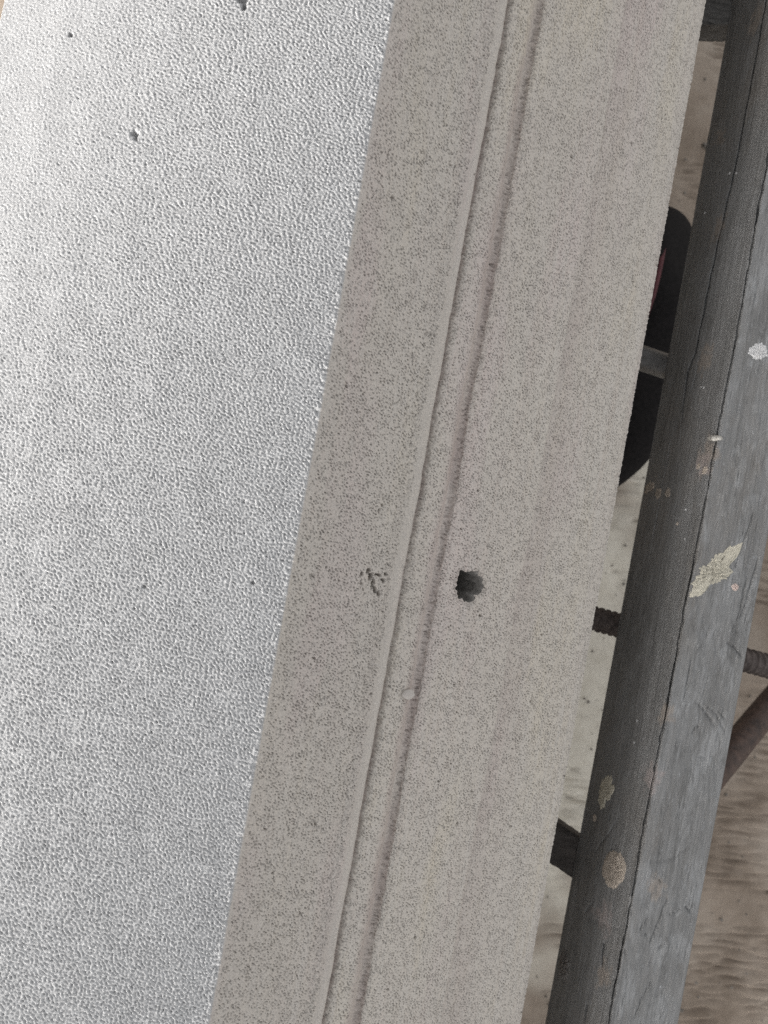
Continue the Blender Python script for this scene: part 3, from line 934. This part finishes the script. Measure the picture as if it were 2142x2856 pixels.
def batten(name, p, q, x0, x1, w, h, mat, seed, label):
    r_ = np.random.default_rng(seed)
    n, m = 60, 40
    a = np.array([x0, line_at(p, q, x0)]); b = np.array([x1, line_at(p, q, x1)])
    d = (b - a) / np.linalg.norm(b - a)
    e = np.array([-d[1], d[0]])
    th = np.linspace(0, 2 * np.pi, m, endpoint=False)
    cs, sn = np.cos(th), np.sin(th)
    sq = 1 / np.maximum(np.abs(cs), np.abs(sn)) ** 0.9
    T = np.linspace(0, np.linalg.norm(b - a), n)
    P = []
    ridge = np.convolve(r_.standard_normal(m + 4), [0.2] * 5, 'valid')
    for i, t in enumerate(T):
        rr = 1 + 0.02 * ridge + 0.012 * r_.standard_normal(m)
        u = w / 2 * np.clip(cs * sq, -1, 1) * rr
        v = h / 2 * np.clip(sn * sq, -1, 1) * rr
        P.append(np.stack([a[0] + d[0] * t + e[0] * u, a[1] + d[1] * t + e[1] * u, ZB - 0.0008 - h / 2 * 1.03 + v], -1))
    P = np.array(P)
    # keep the bearing faces flat
    P[..., 2] = np.minimum(P[..., 2], ZB - 0.0004)
    idx = np.arange(n * m).reshape(n, m)
    qd = np.stack([idx[:-1], np.roll(idx, -1, 1)[:-1], np.roll(idx, -1, 1)[1:], idx[1:]], -1)[..., ::-1]
    o = mesh_np(name, P, qd, mat, caps=[idx[0][::-1], idx[-1]])
    tag(o, label, 'batten', 'wooden battens under the beam')
    return o


batten('wooden_batten', (0.289, -0.2785), (0.313, -0.2895), 0.168, 0.352, 0.036, 0.030, M_darkwood, 5, 'dark brown wooden batten crossing the gap near the bottom of the photo')
tb = batten('wooden_batten', (0.296, 0.516), (0.314, 0.520), 0.168, 0.352, 0.024, 0.028, M_greywood, 6, 'cracked grey wooden batten crossing the gap at the top of the photo')

# splayed pipe leg carrying the beam
leg = tube('trestle_leg', (0.345, -0.351, 0.402), (0.8586, -0.0345, 0.0), 0.0172, M_pipe, wobble=0.01, seed=8, nl=40)
tag(leg, 'rust brown steel pipe leg slanting out from under the timber beam to the floor', 'pipe leg')

# ------------------------------------------------------------------ black bag on the floor
bag = bpy.data.objects.new('bag', None)
bag.location = (0.40, 0.30, 0.0)
col.objects.link(bag)
tag(bag, 'black bulging bag with dark red trim lying on the floor in the gap', 'bag')
ang = math.radians(-2)
axb = [(math.cos(ang), math.sin(ang), 0), (-math.sin(ang), math.cos(ang), 0), (0, 0, 1)]
lump('body', M_bag, (0, 0, 0.080), (0.0845, 0.205, 0.085), axb, 12, bag, 64, 40, 0.075, 0.98)
for i, (xo, w) in enumerate([(-0.012, 0.006), (-0.048, 0.010)]):
    t = np.linspace(-0.9, 0.9, 40)
    P = []
    for k in t:
        zz = 0.080 + 0.088 * math.sqrt(max(0.02, 1 - (abs(k) ** 2.3) - 0.10))
        for o_, dz in ((-w, -0.002), (-w * 0.5, 0.003), (w * 0.5, 0.003), (w, -0.002)):
            P.append((xo + o_ + 0.02 * k, 0.19 * k, zz + dz))
    P = np.array(P)
    idx = np.arange(160).reshape(40, 4)
    q = np.stack([idx[:-1, :-1], idx[:-1, 1:], idx[1:, 1:], idx[1:, :-1]], -1)
    st = mesh_np('strap', P, q, M_red, bag)
    sol = st.modifiers.new('thickness', 'SOLIDIFY')
    sol.thickness = 0.004

# ------------------------------------------------------------------ grit on the floor
r = np.random.default_rng(99)
verts, quads = [], []
base_u = np.linspace(0, 2 * np.pi, 7, endpoint=False)
for i in range(700):
    x, y = r.uniform(0.24, 0.95), r.uniform(-0.9, 0.95)
    rad = min(0.007, 0.0011 + r.exponential(0.0013))
    ring = []
    for k, (rr, zz) in enumerate(((0.75, -0.1), (1.0, 0.35), (0.6, 0.8), (0.05, 0.95))):
        for u in base_u:
            j = 1 + 0.22 * r.standard_normal()
            verts.append((x + rad * rr * j * math.cos(u), y + rad * rr * j * math.sin(u) * 0.8, rad * zz * 0.9 + 0.0008))
    b0 = i * 28
    for k in range(3):
        for u in range(7):
            quads.append((b0 + k * 7 + u, b0 + k * 7 + (u + 1) % 7, b0 + (k + 1) * 7 + (u + 1) % 7, b0 + (k + 1) * 7 + u))
grit = mesh_np('floor_grit', verts, quads, M_grit, smooth_shade=False)
tag(grit, 'scattered dark grit and crumbs on the dusty floor', 'grit', kind='stuff')
